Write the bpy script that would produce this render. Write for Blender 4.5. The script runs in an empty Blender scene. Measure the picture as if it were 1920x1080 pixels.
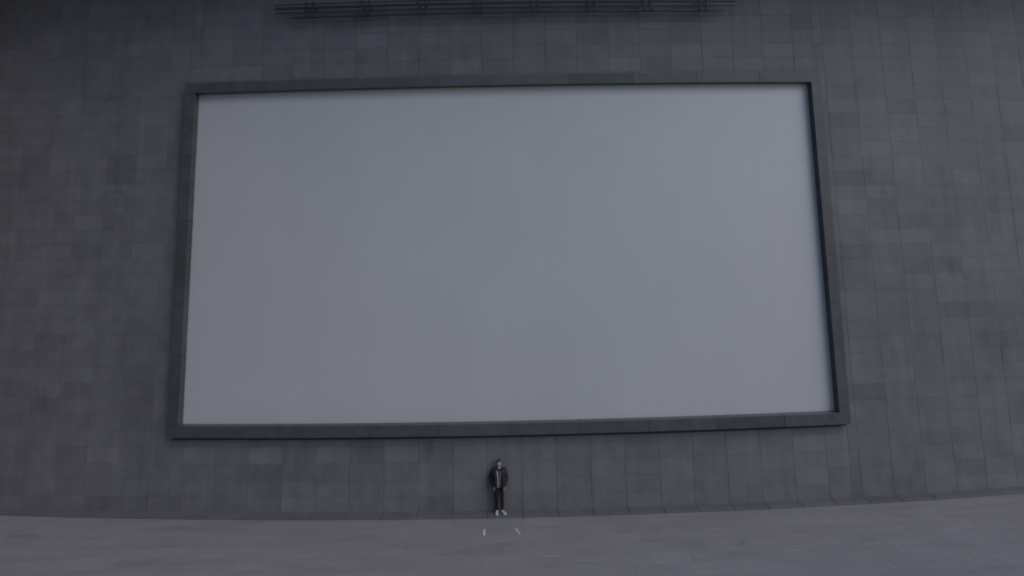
import bpy, bmesh, math, random
from mathutils import Vector, Matrix, noise
random.seed(7)
PI = math.pi
sc = bpy.context.scene
C = sc.collection

# ------------------------------------------------------------------ camera
CAM_H, D, RAD = 9.752, 22.162, 170.39          # camera height, distance to the wall, radius of the convex wall
FPX, PPY = 1100.0, 299.0                       # focal length and principal point row in photo pixels
PITCH, ROLL, YAW = 0.12708, -0.01928, 0.00477
cp, sp = math.cos(PITCH), math.sin(PITCH)
fwd = Vector((math.sin(YAW)*cp, math.cos(YAW)*cp, sp))
rgt = Vector((math.cos(YAW), -math.sin(YAW), 0))
upv = rgt.cross(fwd)
cr, sr = math.cos(ROLL), math.sin(ROLL)
r2 = cr*rgt + sr*upv
u2 = -sr*rgt + cr*upv
cam = bpy.data.cameras.new('camera')
cam.sensor_width = 36.0
cam.lens = FPX*36/1920
cam.shift_y = (PPY-540)/1920
cam.clip_end = 2000
camo = bpy.data.objects.new('camera', cam)
m = Matrix((r2, u2, -fwd)).transposed().to_4x4()
m.translation = Vector((0, 0, CAM_H))
camo.matrix_world = m
C.objects.link(camo)
sc.camera = camo

# ------------------------------------------------------------------ world, sun, exposure
SUN_AZ, SUN_EL = math.radians(54), math.radians(43)     # azimuth from straight-on towards the right
w = bpy.data.worlds.new('World'); sc.world = w; w.use_nodes = True
nt = w.node_tree; nt.nodes.clear()
sky = nt.nodes.new('ShaderNodeTexSky'); sky.sky_type = 'NISHITA'; sky.sun_disc = False
sky.sun_elevation = SUN_EL; sky.sun_rotation = PI-SUN_AZ
sky.air_density = 1.0; sky.dust_density = 1.0; sky.ozone_density = 1.0
hs = nt.nodes.new('ShaderNodeHueSaturation'); hs.inputs['Saturation'].default_value = 1.25
bg = nt.nodes.new('ShaderNodeBackground'); bg.inputs['Strength'].default_value = 0.085
wo = nt.nodes.new('ShaderNodeOutputWorld')
nt.links.new(sky.outputs[0], hs.inputs['Color']); nt.links.new(hs.outputs[0], bg.inputs[0]); nt.links.new(bg.outputs[0], wo.inputs[0])
sl = bpy.data.lights.new('sun', 'SUN'); sl.energy = 1.2; sl.angle = math.radians(50); sl.color = (1.0, 0.965, 1.0)
so = bpy.data.objects.new('sun', sl); C.objects.link(so)
sdir = Vector((math.sin(SUN_AZ)*math.cos(SUN_EL), -math.cos(SUN_AZ)*math.cos(SUN_EL), math.sin(SUN_EL)))
so.rotation_euler = sdir.to_track_quat('Z', 'Y').to_euler()
so.location = (30, -20, 40)
sc.view_settings.view_transform = 'Standard'
sc.view_settings.look = 'None'
sc.view_settings.gamma = 1.0
sc.view_settings.use_curve_mapping = False
sc.view_settings.exposure = 0.38
sc.cycles.filter_width = 2.0

# ------------------------------------------------------------------ helpers
def W(u, z, out=0.0):
    a = u/RAD; r = RAD+out
    return Vector((r*math.sin(a), D+RAD-r*math.cos(a), z))

def link(o, parent=None):
    C.objects.link(o)
    if parent: o.parent = parent
    return o

def tag(o, label=None, cat=None, group=None, kind=None):
    for k, v in (('label', label), ('category', cat), ('group', group), ('kind', kind)):
        if v: o[k] = v
    return o

def empty(name, loc=(0, 0, 0)):
    o = bpy.data.objects.new(name, None); o.location = loc; o.empty_display_size = 0.3
    C.objects.link(o); return o

def obj(name, bm, mat, parent=None, smooth=False, bevel=0):
    me = bpy.data.meshes.new(name)
    bmesh.ops.recalc_face_normals(bm, faces=bm.faces[:])
    if smooth:
        for f in bm.faces: f.smooth = True
    bm.to_mesh(me); bm.free()
    if mat: me.materials.append(mat)
    o = bpy.data.objects.new(name, me); link(o, parent)
    if bevel:
        b = o.modifiers.new('bevel', 'BEVEL'); b.width = bevel; b.segments = 2; b.limit_method = 'ANGLE'
    return o

def box(bm, c, s, rotz=0.0, bevel=0.0):
    r = bmesh.ops.create_cube(bm, size=1)
    M = Matrix.Translation(c) @ Matrix.Rotation(rotz, 4, 'Z') @ Matrix.Diagonal((s[0], s[1], s[2], 1))
    bmesh.ops.transform(bm, matrix=M, verts=r['verts'])
    if bevel:
        es = list({e for v in r['verts'] for e in v.link_edges})
        bmesh.ops.bevel(bm, geom=es, offset=bevel, segments=1, affect='EDGES')

def curved_bar(bm, u0, u1, z0, z1, o0, o1, n):
    """box section swept along the curved wall"""
    prev = None
    for i in range(n+1):
        u = u0+(u1-u0)*i/n
        ring = [bm.verts.new(W(u, z, o)) for z, o in ((z0, o0), (z1, o0), (z1, o1), (z0, o1))]
        if prev:
            for k in range(4):
                bm.faces.new((prev[k], prev[(k+1) % 4], ring[(k+1) % 4], ring[k]))
        else:
            bm.faces.new(ring)
        prev = ring
    bm.faces.new(prev[::-1])

def loft(bm, rings, seg=16):
    """rings: (centre, axis_a, axis_b); closed caps"""
    prev = None
    for c, a, b in rings:
        c, a, b = Vector(c), Vector(a), Vector(b)
        ring = [bm.verts.new(c+a*math.cos(2*PI*k/seg)+b*math.sin(2*PI*k/seg)) for k in range(seg)]
        if prev:
            for k in range(seg):
                bm.faces.new((prev[k], prev[(k+1) % seg], ring[(k+1) % seg], ring[k]))
        else:
            bm.faces.new(ring[::-1])
        prev = ring
    bm.faces.new(prev)

def limb(bm, pts, rad, seg=14, flat=1.0):
    """round tapered limb through pts with hemispherical-ish ends"""
    pts = [Vector(p) for p in pts]
    rings = []
    n = len(pts)
    for i in range(n):
        t = (pts[min(i+1, n-1)]-pts[max(i-1, 0)]).normalized()
        a = t.cross(Vector((0, 1, 0)))
        if a.length < 0.1: a = t.cross(Vector((1, 0, 0)))
        a.normalize(); b = t.cross(a).normalized()
        r = rad[i]
        if i == 0:
            rings.append((pts[0]-t*r*0.8, a*r*0.45, b*r*0.45*flat)); rings.append((pts[0]-t*r*0.4, a*r*0.85, b*r*0.85*flat))
        rings.append((pts[i], a*r, b*r*flat))
        if i == n-1:
            rings.append((pts[i]+t*r*0.4, a*r*0.85, b*r*0.85*flat)); rings.append((pts[i]+t*r*0.8, a*r*0.45, b*r*0.45*flat))
    loft(bm, rings, seg)

def ball(bm, c, s, rot=None):
    r = bmesh.ops.create_uvsphere(bm, u_segments=20, v_segments=14, radius=1)
    M = Matrix.Translation(c) @ (rot or Matrix.Identity(4)) @ Matrix.Diagonal((s[0], s[1], s[2], 1))
    bmesh.ops.transform(bm, matrix=M, verts=r['verts'])

def fused(name, bm, mat, parent, voxel=0.009, smooth=4, wrinkle=0.0, freq=14.0):
    """union of overlapping lofts as one continuous skin"""
    me = bpy.data.meshes.new(name); bmesh.ops.recalc_face_normals(bm, faces=bm.faces[:]); bm.to_mesh(me); bm.free()
    t = bpy.data.objects.new(name+'_tmp', me); C.objects.link(t)
    r = t.modifiers.new('r', 'REMESH'); r.mode = 'VOXEL'; r.voxel_size = voxel; r.use_smooth_shade = True
    s = t.modifiers.new('s', 'SMOOTH'); s.iterations = smooth; s.factor = 0.5
    dg = bpy.context.evaluated_depsgraph_get(); dg.update()
    out = bpy.data.meshes.new_from_object(t.evaluated_get(dg))
    bpy.data.objects.remove(t)
    if wrinkle:
        nrm = [v.normal.copy() for v in out.vertices]
        for v, n_ in zip(out.vertices, nrm):
            p = v.co.copy()
            d = noise.noise(Vector((p.x*freq, p.y*freq, p.z*freq*1.7)))
            d += 0.5*noise.noise(Vector((p.x*freq*2.2+3, p.y*freq*2.2, p.z*freq*4)))
            v.co = p+n_*d*wrinkle
    for p in out.polygons: p.use_smooth = True
    out.materials.clear(); out.materials.append(mat)
    out.name = name
    o = bpy.data.objects.new(name, out)
    return link(o, parent)

# ------------------------------------------------------------------ materials
def mat_base(name, color, rough=0.7, spec=0.4):
    mt = bpy.data.materials.new(name); mt.use_nodes = True
    n = mt.node_tree.nodes; b = n['Principled BSDF']
    b.inputs['Base Color'].default_value = (*color, 1); b.inputs['Roughness'].default_value = rough
    b.inputs['Specular IOR Level'].default_value = spec
    return mt, mt.node_tree, b

def N(t, typ, **kw):
    n = t.nodes.new(typ)
    for k, v in kw.items():
        if k in n.inputs: n.inputs[k].default_value = v
        else: setattr(n, k, v)
    return n

def math_node(t, op, a, b):
    n = t.nodes.new('ShaderNodeMath'); n.operation = op
    for i, x in enumerate((a, b)):
        if isinstance(x, (int, float)): n.inputs[i].default_value = x
        else: t.links.new(x, n.inputs[i])
    return n.outputs[0]

def stone(name, lo, hi, rough, scale, piece=0.35, stretch=(1, 1, 1), bump=0.25, streak=0.0, stain=0.0, stain_map=(0.5, 0.5, 0.5)):
    """stone with mottling, dust and a tone of its own for every piece"""
    mt, t, b = mat_base(name, lo, rough)
    L = t.links.new
    geo = N(t, 'ShaderNodeNewGeometry'); oi = N(t, 'ShaderNodeObjectInfo')
    mp = N(t, 'ShaderNodeMapping'); mp.inputs['Scale'].default_value = stretch
    L(geo.outputs['Position'], mp.inputs['Vector'])
    n1 = N(t, 'ShaderNodeTexNoise', Scale=scale, Detail=6.0, Roughness=0.62); L(mp.outputs[0], n1.inputs['Vector'])
    n2 = N(t, 'ShaderNodeTexNoise', Scale=0.23, Detail=3.0, Roughness=0.5); L(geo.outputs['Position'], n2.inputs['Vector'])
    n3 = N(t, 'ShaderNodeTexNoise', Scale=38.0, Detail=4.0, Roughness=0.7); L(geo.outputs['Position'], n3.inputs['Vector'])
    r = math_node(t, 'FRACT', math_node(t, 'ADD', oi.outputs['Random'], geo.outputs['Random Per Island']), 0)
    # few pieces stand out, most sit close together
    r = math_node(t, 'SUBTRACT', r, 0.5)
    r3 = math_node(t, 'MULTIPLY', math_node(t, 'MULTIPLY', r, math_node(t, 'MULTIPLY', r, r)), 5.0)
    f = math_node(t, 'ADD', math_node(t, 'MULTIPLY', r3, piece), math_node(t, 'MULTIPLY', n1.outputs[0], 0.55))
    f = math_node(t, 'ADD', f, math_node(t, 'MULTIPLY', n2.outputs[0], 0.35))
    f = math_node(t, 'ADD', f, math_node(t, 'MULTIPLY', n3.outputs[0], 0.14))
    if streak:
        m2 = N(t, 'ShaderNodeMapping'); m2.inputs['Scale'].default_value = (2.6, 2.6, 0.16); L(geo.outputs['Position'], m2.inputs['Vector'])
        n4 = N(t, 'ShaderNodeTexNoise', Scale=1.0, Detail=5.0, Roughness=0.65); L(m2.outputs[0], n4.inputs['Vector'])
        f = math_node(t, 'ADD', f, math_node(t, 'MULTIPLY', math_node(t, 'SUBTRACT', n4.outputs[0], 0.5), streak))
    if stain:
        m3 = N(t, 'ShaderNodeMapping'); m3.inputs['Scale'].default_value = stain_map; L(geo.outputs['Position'], m3.inputs['Vector'])
        n5 = N(t, 'ShaderNodeTexNoise', Scale=1.0, Detail=7.0, Roughness=0.68, Distortion=0.6); L(m3.outputs[0], n5.inputs['Vector'])
        mr = N(t, 'ShaderNodeMapRange'); mr.interpolation_type = 'SMOOTHSTEP'
        mr.inputs['From Min'].default_value = 0.52; mr.inputs['From Max'].default_value = 0.72; L(n5.outputs[0], mr.inputs[0])
        f = math_node(t, 'SUBTRACT', f, math_node(t, 'MULTIPLY', mr.outputs[0], stain))
        mr2 = N(t, 'ShaderNodeMapRange'); mr2.interpolation_type = 'SMOOTHSTEP'
        mr2.inputs['From Min'].default_value = 0.42; mr2.inputs['From Max'].default_value = 0.26; L(n5.outputs[0], mr2.inputs[0])
        f = math_node(t, 'ADD', f, math_node(t, 'MULTIPLY', mr2.outputs[0], stain*0.9))
    cr_ = N(t, 'ShaderNodeValToRGB'); e = cr_.color_ramp.elements
    e[0].position = 0.22; e[0].color = (*lo, 1); e[1].position = 0.86; e[1].color = (*hi, 1)
    L(f, cr_.inputs[0]); L(cr_.outputs[0], b.inputs['Base Color'])
    rr = N(t, 'ShaderNodeMapRange'); rr.inputs['To Min'].default_value = rough-0.12; rr.inputs['To Max'].default_value = rough+0.12
    L(n1.outputs[0], rr.inputs[0]); L(rr.outputs[0], b.inputs['Roughness'])
    bp = N(t, 'ShaderNodeBump', Strength=bump, Distance=0.01); L(n1.outputs[0], bp.inputs['Height']); L(bp.outputs[0], b.inputs['Normal'])
    return mt

M_tile = stone('wall_stone', (0.082, 0.079, 0.086), (0.165, 0.159, 0.171), 0.62, 1.4, piece=0.2, streak=0.42, stain=0.14, stain_map=(0.55, 0.55, 0.35))
M_pale = stone('wall_stone_replaced', (0.1, 0.097, 0.104), (0.178, 0.173, 0.184), 0.6, 1.6, piece=0.1, streak=0.25)
M_back = stone('wall_backing', (0.03, 0.03, 0.032), (0.05, 0.05, 0.052), 0.85, 3.0, piece=0)
M_slab = stone('paving_stone', (0.146, 0.141, 0.149), (0.23, 0.222, 0.234), 0.6, 1.1, piece=0.1, stretch=(0.3, 2.6, 1), stain=0.26, stain_map=(0.35, 1.6, 1))
M_strip = stone('border_stone', (0.068, 0.065, 0.071), (0.13, 0.125, 0.135), 0.65, 1.6, piece=0.15)
M_ground = stone('plaza_ground', (0.146, 0.141, 0.149), (0.23, 0.222, 0.234), 0.6, 1.1, piece=0, stretch=(0.3, 2.6, 1), stain=0.26, stain_map=(0.35, 1.6, 1))

def screen_mat():
    mt, t, b = mat_base('screen_fabric', (0.42, 0.42, 0.43), 0.42, 0.85)
    L = t.links.new
    geo = N(t, 'ShaderNodeNewGeometry')
    n1 = N(t, 'ShaderNodeTexNoise', Scale=0.35, Detail=4.0, Roughness=0.55); L(geo.outputs['Position'], n1.inputs['Vector'])
    mp = N(t, 'ShaderNodeMapping'); mp.inputs['Scale'].default_value = (1.3, 1.3, 0.12); L(geo.outputs['Position'], mp.inputs['Vector'])
    n2 = N(t, 'ShaderNodeTexNoise', Scale=1.0, Detail=5.0, Roughness=0.6); L(mp.outputs[0], n2.inputs['Vector'])
    f = math_node(t, 'ADD', math_node(t, 'MULTIPLY', n1.outputs[0], 0.6), math_node(t, 'MULTIPLY', n2.outputs[0], 0.4))
    r = N(t, 'ShaderNodeValToRGB'); e = r.color_ramp.elements
    e[0].position = 0.3; e[0].color = (0.372, 0.372, 0.378, 1); e[1].position = 0.7; e[1].color = (0.4, 0.4, 0.406, 1)
    L(f, r.inputs[0]); L(r.outputs[0], b.inputs['Base Color'])
    n3 = N(t, 'ShaderNodeTexNoise', Scale=0.8, Detail=2.0); L(geo.outputs['Position'], n3.inputs['Vector'])
    bp = N(t, 'ShaderNodeBump', Strength=0.12, Distance=0.02); L(n3.outputs[0], bp.inputs['Height']); L(bp.outputs[0], b.inputs['Normal'])
    return mt
M_screen = screen_mat()

def worn(name, lo, hi, rough, spec=0.45, scale=2.5, metal=0.0):
    mt, t, b = mat_base(name, lo, rough, spec)
    L = t.links.new
    b.inputs['Metallic'].default_value = metal
    tc = N(t, 'ShaderNodeNewGeometry'); oi = N(t, 'ShaderNodeObjectInfo')
    n1 = N(t, 'ShaderNodeTexNoise', Scale=scale, Detail=6.0, Roughness=0.65); L(tc.outputs['Position'], n1.inputs['Vector'])
    f = math_node(t, 'ADD', n1.outputs[0], math_node(t, 'MULTIPLY', math_node(t, 'SUBTRACT', oi.outputs['Random'], 0.5), 0.3))
    r = N(t, 'ShaderNodeValToRGB'); e = r.color_ramp.elements
    e[0].position = 0.3; e[0].color = (*lo, 1); e[1].position = 0.72; e[1].color = (*hi, 1)
    L(f, r.inputs[0]); L(r.outputs[0], b.inputs['Base Color'])
    rr = N(t, 'ShaderNodeMapRange'); rr.inputs['To Min'].default_value = rough-0.1; rr.inputs['To Max'].default_value = rough+0.1
    L(n1.outputs[0], rr.inputs[0]); L(rr.outputs[0], b.inputs['Roughness'])
    return mt
M_frame = worn('frame_metal', (0.046, 0.047, 0.051), (0.072, 0.073, 0.077), 0.34)
M_rail = worn('rail_metal', (0.018, 0.018, 0.02), (0.032, 0.032, 0.034), 0.5)
M_shade_roof = worn('shade_roof_concrete', (0.13, 0.128, 0.125), (0.19, 0.187, 0.183), 0.85, 0.25, 0.8)
M_paint = worn('white_paint', (0.34, 0.34, 0.34), (0.6, 0.6, 0.6), 0.7, 0.3, 22)
M_scuff = worn('pale_scuff', (0.2, 0.2, 0.2), (0.29, 0.29, 0.29), 0.7, 0.3, 16)
M_skin = worn('skin', (0.27, 0.21, 0.185), (0.33, 0.255, 0.225), 0.5, 0.4, 9)
M_hair = worn('hair', (0.010, 0.009, 0.009), (0.022, 0.019, 0.018), 0.5, 0.5, 60)
M_jacket = worn('jacket_cloth', (0.011, 0.011, 0.015), (0.018, 0.018, 0.024), 0.65, 0.25, 14)
M_lining = worn('jacket_lining', (0.30, 0.30, 0.305), (0.38, 0.38, 0.385), 0.8, 0.2, 14)
M_shirt = worn('shirt_cloth', (0.018, 0.018, 0.02), (0.028, 0.028, 0.03), 0.85, 0.2, 12)
M_trouser = worn('trouser_cloth', (0.01, 0.0095, 0.0105), (0.016, 0.0155, 0.017), 0.8, 0.2, 12)
M_shoe = worn('shoe_leather', (0.34, 0.34, 0.35), (0.43, 0.43, 0.44), 0.5, 0.4, 18)
M_sole = worn('shoe_sole', (0.36, 0.36, 0.36), (0.46, 0.46, 0.46), 0.6, 0.3, 18)
M_eye = worn('eye', (0.02, 0.015, 0.012), (0.03, 0.02, 0.018), 0.2, 0.5, 9)
M_lip = worn('lips', (0.22, 0.10, 0.085), (0.25, 0.12, 0.1), 0.45, 0.4, 20)

# ------------------------------------------------------------------ ground
bm = bmesh.new()
v = [bm.verts.new(p) for p in ((-400, -400, -0.003), (400, -400, -0.003), (400, 400, -0.003), (-400, 400, -0.003))]
bm.faces.new(v)
ground = obj('ground', bm, M_ground); tag(ground, 'dull grey stone plaza ground in front of the wall', 'ground', kind='structure')

TW, TH, U0 = 1.235, 0.57, 0.25                 # wall tile pitch and where the joints run
STRIP = 0.40
def piece_mesh(name, sx, sy, sz, bev, mat):
    bm = bmesh.new(); box(bm, (0, 0, 0), (sx, sy, sz), bevel=bev)
    me = bpy.data.meshes.new(name); bm.to_mesh(me); bm.free(); me.materials.append(mat); return me

SD = 0.62
slab_me = piece_mesh('paving_slab', TW-0.003, SD-0.003, 0.04, 0.0012, M_slab)
for row in range(9):
    o_c = STRIP+0.004+SD*(row+0.5)
    off = U0+(0.5*TW if row % 2 else 0.0)
    for k in range(-16, 16):
        u = off+TW*(k+0.5)
        o = bpy.data.objects.new('paving_slab', slab_me)
        o.location = W(u, -0.02+random.uniform(-0.0012, 0.0012), o_c)
        o.rotation_euler = (random.uniform(-1, 1)*0.001, random.uniform(-1, 1)*0.0008, u/RAD)
        link(o, ground)
strip_me = piece_mesh('kerb_stone', TW-0.012, STRIP-0.006, 0.14, 0.006, M_strip)
for k in range(-19, 19):
    u = U0+TW*(k+0.5)
    o = bpy.data.objects.new('kerb_stone', strip_me)
    o.location = W(u, 0.0+random.uniform(-0.0015, 0.0015), STRIP*0.5); o.rotation_euler = (0, 0, u/RAD)
    link(o, ground)

# ------------------------------------------------------------------ building wall with its stone tiles
ZB, ZT = 3.096, 15.427                         # lower and upper edge of the screen
UL, UR = -12.15, 11.82
FR, FO = 0.40, 0.30                            # frame width and how far it stands out
wall = empty('stone_building', W(0, 0, -3))
tag(wall, 'dark grey stone-clad building wall bulging gently outward behind the screen', 'building')
def toward(o, par):                            # keep world placement while parenting to an empty that only has a location
    o.parent = par; o.location = o.location-par.location
bm = bmesh.new(); curved_bar(bm, -46, 46, -0.5, 22.0, -6.0, -0.032, 60)
o = obj('wall_core', bm, M_back); toward(o, wall)

cells = []
FA, FB = UL-FR, UR+FR                          # outer edges of the frame
for k in range(-24, 24):
    a, b = U0+TW*k, U0+TW*(k+1)
    spans = [(a, b)]
    if a < FA < b: spans = [(a, FA-0.002), (FA-0.002, b)]
    if a < FB < b: spans = [(a, FB+0.002), (FB+0.002, b)]
    for j in range(0, 38):
        for aa, bb in spans:
            z0, z1 = TH*j, TH*(j+1)
            if (aa+bb)/2 > FA and (aa+bb)/2 < FB:          # under or over the frame
                lo, hi = ZB-FR-0.16, ZT+FR+0.004  # tiles stop short below; bared dark backing stands in for the frame's shadow
                if z0 >= lo and z1 <= hi: continue
                if z0 < lo < z1: z1 = lo
                elif z0 < hi < z1: z0 = hi
            elif len(spans) == 2 and (z1 <= ZB-FR or z0 >= ZT+FR):
                pass
            if z1-z0 < 0.05 or bb-aa < 0.03: continue
            cells.append((aa, bb, z0, z1))
def rank(c):
    uc, zc = (c[0]+c[1])/2, (c[2]+c[3])/2
    inphoto = abs(uc+0.1) < 12.4 and (zc < 3 or 15.4 < zc < 19.4)
    low = zc < 3
    return (0 if inphoto else 1 if low else 2, abs(uc))
cells.sort(key=rank)
full_me = piece_mesh('stone_tile', TW-0.008, 0.04, TH-0.004, 0.002, M_tile)
rest = bmesh.new()
PALE = {(8, 3), (8, 1), (-6, 0), (-7, 0), (-5, 30)}
G, GH = 0.008, 0.004
for i, (a, b, z0, z1) in enumerate(cells):
    uc, zc = (a+b)/2, (z0+z1)/2
    dz = random.gauss(0, 0.0022); ta = random.gauss(0, 0.0022); tb = random.gauss(0, 0.0022)
    full = abs(b-a-TW) < 1e-4 and abs(z1-z0-TH) < 1e-4
    if i < 300:
        me = full_me if full else piece_mesh('stone_tile', b-a-G, 0.04, z1-z0-GH, 0.002, M_tile)
        o = bpy.data.objects.new('stone_tile', me)
        o.location = W(uc, zc, -0.02+dz); o.rotation_euler = (ta, 0, uc/RAD+tb)
        link(o); toward(o, wall)
        if (round((a-U0)/TW), round(z0/TH)) in PALE:           # newer, lighter replacement stones
            o.material_slots[0].link = 'OBJECT'; o.material_slots[0].material = M_pale
    else:
        p = W(uc, zc, -0.02+dz)
        box(rest, p, (b-a-G, 0.04, z1-z0-GH), uc/RAD+tb)
o = obj('stone_tile_field', rest, M_tile); toward(o, wall); o['kind'] = 'stuff'
bm = bmesh.new(); curved_bar(bm, -46, 46, 22.0, 22.7, -6.4, 4.4, 60)  # unseen overhang, added and deepened to shade the upper wall
o = obj('shade_roof', bm, M_shade_roof); toward(o, wall)

# invented wing out of view, added to block light from the left
WX, WY0, WY1 = -21.9, -12.0, 23.2
bm = bmesh.new(); box(bm, (WX-4.035, (WY0+WY1)/2, 10.75), (8.0, WY1-WY0, 22.5))
o = obj('shade_wing_core', bm, M_back); toward(o, wall)
bm = bmesh.new()
for k in range(int((WY1-WY0)/TW)):
    for j in range(38):
        box(bm, (WX-0.02+random.gauss(0, .002), WY1-TW*(k+.5), TH*(j+.5)), (0.04, TW-G, TH-GH))
o = obj('shade_wing_tile_field', bm, M_tile); toward(o, wall); o['kind'] = 'stuff'
bm = bmesh.new(); box(bm, (WX-3.6, (WY0+WY1)/2-0.3, 22.36), (9.2, WY1-WY0+0.6, 0.68))
o = obj('shade_wing_roof', bm, M_shade_roof); toward(o, wall)

# ------------------------------------------------------------------ screen and frame
scr = empty('outdoor_screen', W(0, ZB-FR, 0))
tag(scr, 'giant blank pale grey outdoor screen in a dark metal frame on the stone wall', 'screen')
bm = bmesh.new(); curved_bar(bm, UL-0.02, UR+0.02, ZB-0.02, ZT+0.02, -0.03, 0.004, 48)
o = obj('screen_surface', bm, M_screen); toward(o, scr)
nseg = 10
for (z0, z1) in ((ZB-FR, ZB), (ZT, ZT+FR)):
    L_ = (UR-UL+2*FR)/nseg
    for k in range(nseg):
        a = UL-FR+L_*k
        bm = bmesh.new(); curved_bar(bm, a+0.004, a+L_-0.004, z0, z1, -0.031, FO+random.uniform(-.002, .002), 4)
        o = obj('frame_panel', bm, M_frame, bevel=0.006); toward(o, scr)
for (a, b) in ((UL-FR, UL), (UR, UR+FR)):
    H_ = (ZT-ZB)/5
    for k in range(5):
        bm = bmesh.new(); curved_bar(bm, a, b, ZB+H_*k+0.004, ZB+H_*(k+1)-0.004, -0.031, FO-0.003, 1)
        o = obj('frame_panel', bm, M_frame, bevel=0.006); toward(o, scr)

# ------------------------------------------------------------------ rail frame projecting above the screen
rail = empty('projecting_rail_frame', W(0, 18.0, 0))
tag(rail, 'long dark metal rail frame on brackets sticking out of the wall above the screen', 'rail frame')
RO = 0.42                                      # how far it stands off the wall
def railbar(name, a, b, z0, z1, o0, o1):
    bm = bmesh.new(); curved_bar(bm, a, b, z0, z1, o0, o1, 16); o = obj(name, bm, M_rail, bevel=0.006); toward(o, rail); return o
railbar('top_beam', -9.05, 8.97, 18.62, 18.70, RO-0.06, RO+0.02)
railbar('upper_rail', -9.05, 8.5, 18.80, 18.835, RO-0.06, RO-0.02)
railbar('middle_rail', -9.03, 9.0, 18.46, 18.50, RO-0.05, RO-0.01)
railbar('lower_rail', -8.34, 8.43, 18.255, 18.315, RO-0.08, RO-0.02)
for i in range(8):
    uc = 7.66-2.185*i
    for s in (-1, 1):
        u = uc+s*0.135
        bm = bmesh.new(); box(bm, W(u, 18.55, RO-0.045+0.08), (0.06, 0.05, 0.62), u/RAD, 0.005)
        o = obj('post', bm, M_rail); toward(o, rail)
        bm = bmesh.new(); box(bm, W(u, 18.69, RO*0.5-0.06), (0.03, RO-0.06, 0.03), u/RAD, 0.004)
        o = obj('bracket', bm, M_rail); toward(o, rail)

# ------------------------------------------------------------------ marks on the ground
def strip_mark(name, p, q, wd, mat, label=None, parent=None):
    p, q = Vector(p), Vector(q); d = (q-p); n_ = Vector((-d.y, d.x)).normalized()*wd/2
    bm = bmesh.new(); k = 7; L_ = []; R_ = []
    for i in range(k+1):
        c = p+d*i/k; j1, j2 = random.uniform(.75, 1.1), random.uniform(.75, 1.1)
        L_.append(c+n_*j1); R_.append(c-n_*j2)
    ring = L_+R_[::-1]
    vs = [bm.verts.new((a.x, a.y, 0.0055)) for a in ring]
    f = bm.faces.new(vs)
    ex = bmesh.ops.extrude_face_region(bm, geom=[f]); bmesh.ops.translate(bm, vec=(0, 0, 0.003), verts=[g for g in ex['geom'] if isinstance(g, bmesh.types.BMVert)])
    o = obj(name, bm, mat, parent)
    if label: tag(o, label, 'floor mark', 'white marks on the ground')
    return o
strip_mark('ground_mark', (-1.06, 20.99), (-1.05, 20.58), 0.075, M_paint, 'short white mark on the paving, straight, left of the two marks before the person')
strip_mark('ground_mark', (-0.03, 21.03), (0.13, 20.60), 0.075, M_paint, 'short white mark on the paving, slanted, right of the two marks before the person')

# ------------------------------------------------------------------ person
per = empty('person', W(-0.57, 0.0715, 0.19)); per.scale = (0.97,)*3
tag(per, 'person in open dark jacket, black trousers and white shoes against the wall, hands in pockets', 'person')
X, Y, Z = Vector((1, 0, 0)), Vector((0, 1, 0)), Vector((0, 0, 1))
def er(x, y, z, rx, ry): return ((x, y, z), X*rx, Y*ry)
SHL, SHR = Vector((-0.185, 0.02, 1.475)), Vector((0.185, 0.02, 1.475))
ELL, ELR = Vector((-0.315, 0.05, 1.175)), Vector((0.27, 0.05, 1.165))
WRL, WRR = Vector((-0.195, -0.085, 0.955)), Vector((0.195, -0.085, 0.945))
HIPL, HIPR = Vector((-0.09, 0.01, 0.93)), Vector((0.09, 0.01, 0.93))
KNL, KNR = Vector((-0.095, -0.015, 0.51)), Vector((0.098, -0.015, 0.51))
ANL, ANR = Vector((-0.092, 0.03, 0.10)), Vector((0.10, 0.03, 0.10))
bm = bmesh.new()
loft(bm, [er(0, .01, .88, .12, .085), er(0, .01, .95, .15, .095), er(0, .01, 1.06, .13, .085), er(0, .01, 1.2, .14, .09), er(0, .01, 1.34, .155, .1),
          er(0, .015, 1.44, .15, .085), er(0, .02, 1.5, .09, .065), er(0, .015, 1.56, .058, .058), er(0, .0, 1.64, .055, .06)], 20)
for S, E_, Wr in ((SHL, ELL, WRL), (SHR, ELR, WRR)):
    limb(bm, [S, S.lerp(E_, .5), E_, E_.lerp(Wr, .4), Wr], [.052, .047, .04, .041, .029])
for Hh, K, A in ((HIPL, KNL, ANL), (HIPR, KNR, ANR)):
    limb(bm, [Hh, Hh.lerp(K, .5), K, K.lerp(A, .4)+Vector((0, .02, 0)), A, A-Vector((0, 0, .05))], [.082, .07, .053, .052, .036, .036])
# head: skull, jaw, nose, ears, brow
ball(bm, (0, .005, 1.725), (.074, .094, .098))
ball(bm, (0, -.03, 1.665), (.056, .064, .062))
ball(bm, (0, -.055, 1.632), (.028, .028, .022))
ball(bm, (0, -.088, 1.735), (.05, .018, .012))
limb(bm, [(0, -.088, 1.725), (0, -.104, 1.685)], [.009, .014], 10)
for s in (-1, 1):
    ball(bm, (s*.076, .01, 1.695), (.012, .022, .032))
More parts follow.
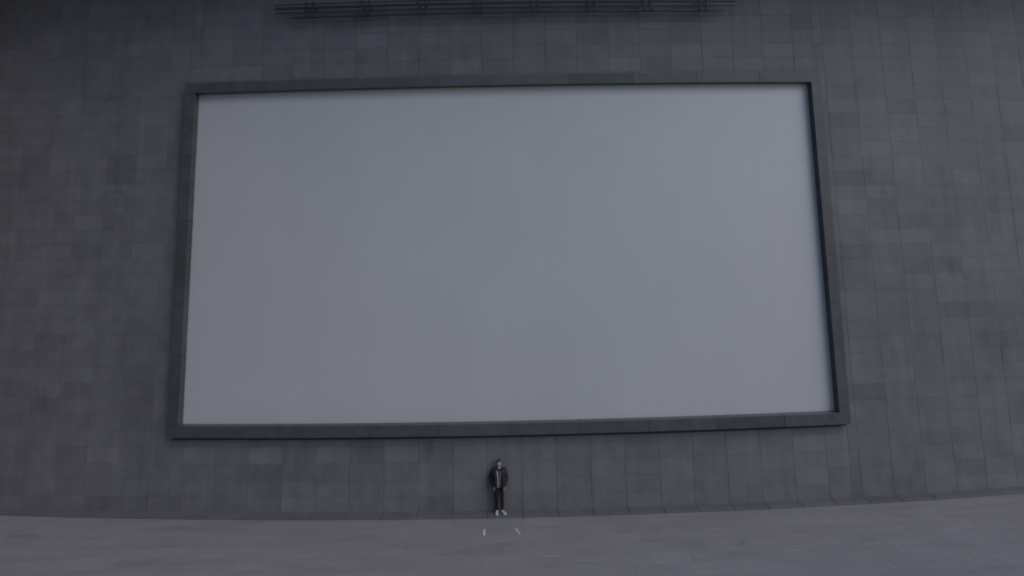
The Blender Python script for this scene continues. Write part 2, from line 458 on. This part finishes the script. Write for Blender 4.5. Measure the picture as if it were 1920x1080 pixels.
# hands: palm sunk in the pocket, thumb hooked outside, four bent fingers
for s, Wr in ((-1, WRL), (1, WRR)):
    dirp = Vector((-s*.25, .15, -1)).normalized()
    pc = Wr+dirp*.05
    ball(bm, pc, (.018, .042, .05))
    for k, (ln, oy) in enumerate(((.075, -.03), (.085, -.011), (.08, .009), (.062, .027))):
        b0 = pc+Vector((0, oy, -.032)); b1 = b0+dirp*ln*.5; b2 = b1+Vector((-s*.022, .006, -ln*.42))
        limb(bm, [b0, b1, b2], [.0095, .0088, .0075], 10)
    t0 = pc+Vector((0, -.032, .012)); t1 = t0+Vector((-s*.012, -.03, -.022)); t2 = t1+Vector((-s*.014, -.006, -.034))
    limb(bm, [t0, t1, t2], [.0115, .0105, .009], 10)
fused('body', bm, M_skin, per, 0.006, 3)
for s in (-1, 1):
    bm = bmesh.new(); ball(bm, (s*.029, -.0845, 1.715), (.0125, .006, .0065)); obj('eye', bm, M_eye, per, True)
bm = bmesh.new(); ball(bm, (0, -.0925, 1.652), (.021, .006, .006)); obj('mouth', bm, M_lip, per, True)
# hair
bm = bmesh.new()
ball(bm, (0, .022, 1.755), (.084, .096, .085))
ball(bm, (0, .055, 1.70), (.076, .062, .085))
ball(bm, (-.03, -.045, 1.80), (.05, .05, .032)); ball(bm, (.035, -.04, 1.798), (.05, .05, .03)); ball(bm, (0, -.01, 1.82), (.055, .06, .03))
for k in range(34):
    a = random.uniform(0, 2*PI); rr = random.uniform(.02, .07)
    ball(bm, (rr*math.cos(a), rr*math.sin(a)*1.1, 1.815-rr*rr*5+random.uniform(0, .014)), (.014, .014, .02))
fused('hair', bm, M_hair, per, 0.007, 1, 0.004, 40)
# trousers
bm = bmesh.new()
loft(bm, [er(0, .01, .845, .06, .06), er(0, .012, .87, .158, .11), er(0, .012, .93, .172, .118), er(0, .01, 1.0, .158, .108), er(0, .01, 1.04, .15, .1)], 22)
for Hh, K, A in ((HIPL, KNL, ANL), (HIPR, KNR, ANR)):
    limb(bm, [Hh-Vector((0, 0, .02)), Hh.lerp(K, .45), K, K.lerp(A, .45)+Vector((0, .018, 0)), A+Vector((0, 0, .03))], [.092, .084, .068, .064, .054])
fused('trousers', bm, M_trouser, per, 0.009, 4, 0.0055, 11)
# shirt
bm = bmesh.new()
loft(bm, [er(0, .01, .93, .155, .112), er(0, .01, 1.06, .148, .106), er(0, .01, 1.2, .155, .11), er(0, .01, 1.34, .168, .117), er(0, .015, 1.44, .15, .1), er(0, .018, 1.5, .085, .072), er(0, .012, 1.53, .068, .066)], 22)
fused('shirt', bm, M_shirt, per, 0.009, 4, 0.003, 12)
# jacket: shell with an open front, sleeves, collar, hem
bm = bmesh.new()
for s, S, E_, Wr in ((-1, SHL, ELL, WRL), (1, SHR, ELR, WRR)):
    limb(bm, [S, S.lerp(E_, .35)+Vector((s*.01, 0, 0)), S.lerp(E_, .7), E_, E_.lerp(Wr, .35), E_.lerp(Wr, .7), E_.lerp(Wr, .93)], [.085, .088, .082, .078, .07, .062, .05], 18)
    # front panel of each side, leaving the middle open
    rings = []
    for z, xi, xo, ry, bulge in ((.885, .055, .185, .05, -.105), (.95, .06, .205, .055, -.118), (1.08, .058, .205, .055, -.122), (1.22, .055, .21, .055, -.126), (1.34, .062, .215, .055, -.118), (1.44, .085, .2, .05, -.085), (1.5, .085, .14, .045, -.05)):
        cx = s*(xi+xo)/2
        rings.append(((cx, bulge+ry*.55, z), X*((xo-xi)/2), Y*ry))
    loft(bm, rings, 18)
    limb(bm, [(s*.072, -.06, 1.47), (s*.078, .0, 1.535), (s*.05, .07, 1.555), (0, .085, 1.555)], [.022, .026, .026, .026], 12)
loft(bm, [er(0, .075, .885, .17, .055), er(0, .075, .95, .2, .062), er(0, .07, 1.1, .2, .066), er(0, .07, 1.3, .215, .07), er(0, .06, 1.43, .205, .068), er(0, .055, 1.5, .15, .058), er(0, .05, 1.53, .09, .05)], 22)
for s in (-1, 1):
    loft(bm, [er(s*.165, .01, .885, .035, .1), er(s*.18, .01, 1.0, .04, .115), er(s*.18, .01, 1.2, .042, .12), er(s*.185, .012, 1.4, .05, .105), er(s*.17, .015, 1.48, .05, .08)], 16)
fused('jacket', bm, M_jacket, per, 0.009, 4, 0.006, 10)
# pale edge of the open jacket front
for s, wd in ((-1, .019), (1, .006)):
    bm = bmesh.new()
    pts = [(s*.062, -.112, 1.46), (s*.052, -.137, 1.38), (s*.042, -.146, 1.28), (s*.036, -.144, 1.16), (s*.04, -.139, 1.04), (s*.04, -.126, .92)]
    limb(bm, pts, [wd]*len(pts), 10, 0.45)
    obj('jacket_facing', bm, M_lining, per, True)
# shoes
for s, A, ang in ((-1, ANL, -0.05), (1, ANR, 0.62)):
    rt = Matrix.Translation((A.x, A.y, 0)) @ Matrix.Rotation(ang, 4, 'Z')
    def sh(y, z, rx, rz): return (rt @ Vector((0, y, z)), rt.to_3x3() @ X*rx, Z*rz)
    bm = bmesh.new()
    loft(bm, [sh(.075, .05, .02, .03), sh(.06, .055, .036, .045), sh(.02, .06, .042, .05), sh(-.04, .055, .044, .045), sh(-.1, .045, .05, .033), sh(-.16, .038, .05, .026), sh(-.2, .034, .038, .02), sh(-.215, .032, .018, .012)], 18)
    limb(bm, [rt @ Vector((0, .02, .07)), rt @ Vector((0, .022, .125))], [.043, .042], 16)
    so_ = fused('shoe', bm, M_shoe, per, 0.006, 3)
    bm = bmesh.new(); prof = [(.08, .022), (.06, .038), (0, .043), (-.06, .047), (-.12, .053), (-.17, .051), (-.205, .036), (-.222, .015)]
    ring = [(x, y) for y, x in prof]+[(-x, y) for y, x in prof[::-1]]
    lo_ = [bm.verts.new(rt @ Vector((x, y, 0))) for x, y in ring]; hi_ = [bm.verts.new(rt @ Vector((x, y, .03))) for x, y in ring]
    bm.faces.new(lo_); bm.faces.new(hi_[::-1])
    for k in range(len(ring)): bm.faces.new((lo_[k], lo_[(k+1) % len(ring)], hi_[(k+1) % len(ring)], hi_[k]))
    obj('sole', bm, M_sole, so_, bevel=0.004)
# ------------------------------------------------------------------ pale scuffs worn into the paving
for (x0, y0, x1, y1, wd) in ((.75, 19.28, 1.33, 19.26, .05), (1.78, 18.98, 2.4, 18.96, .045), (-.05, 18.82, .62, 18.8, .03), (2.55, 19.9, 2.75, 19.89, .04), (1.33, 19.3, 1.48, 19.18, .03), (-10.1, 19.7, -9.2, 19.72, .03), (-.62, 20.43, .1, 20.42, .05), (4.9, 20.9, 5.4, 20.89, .03), (-6.4, 18.9, -5.8, 18.91, .03), (8.2, 19.3, 8.9, 19.28, .035)):
    strip_mark('scuff_mark', (x0, y0), (x1, y1), wd, M_scuff, parent=ground)
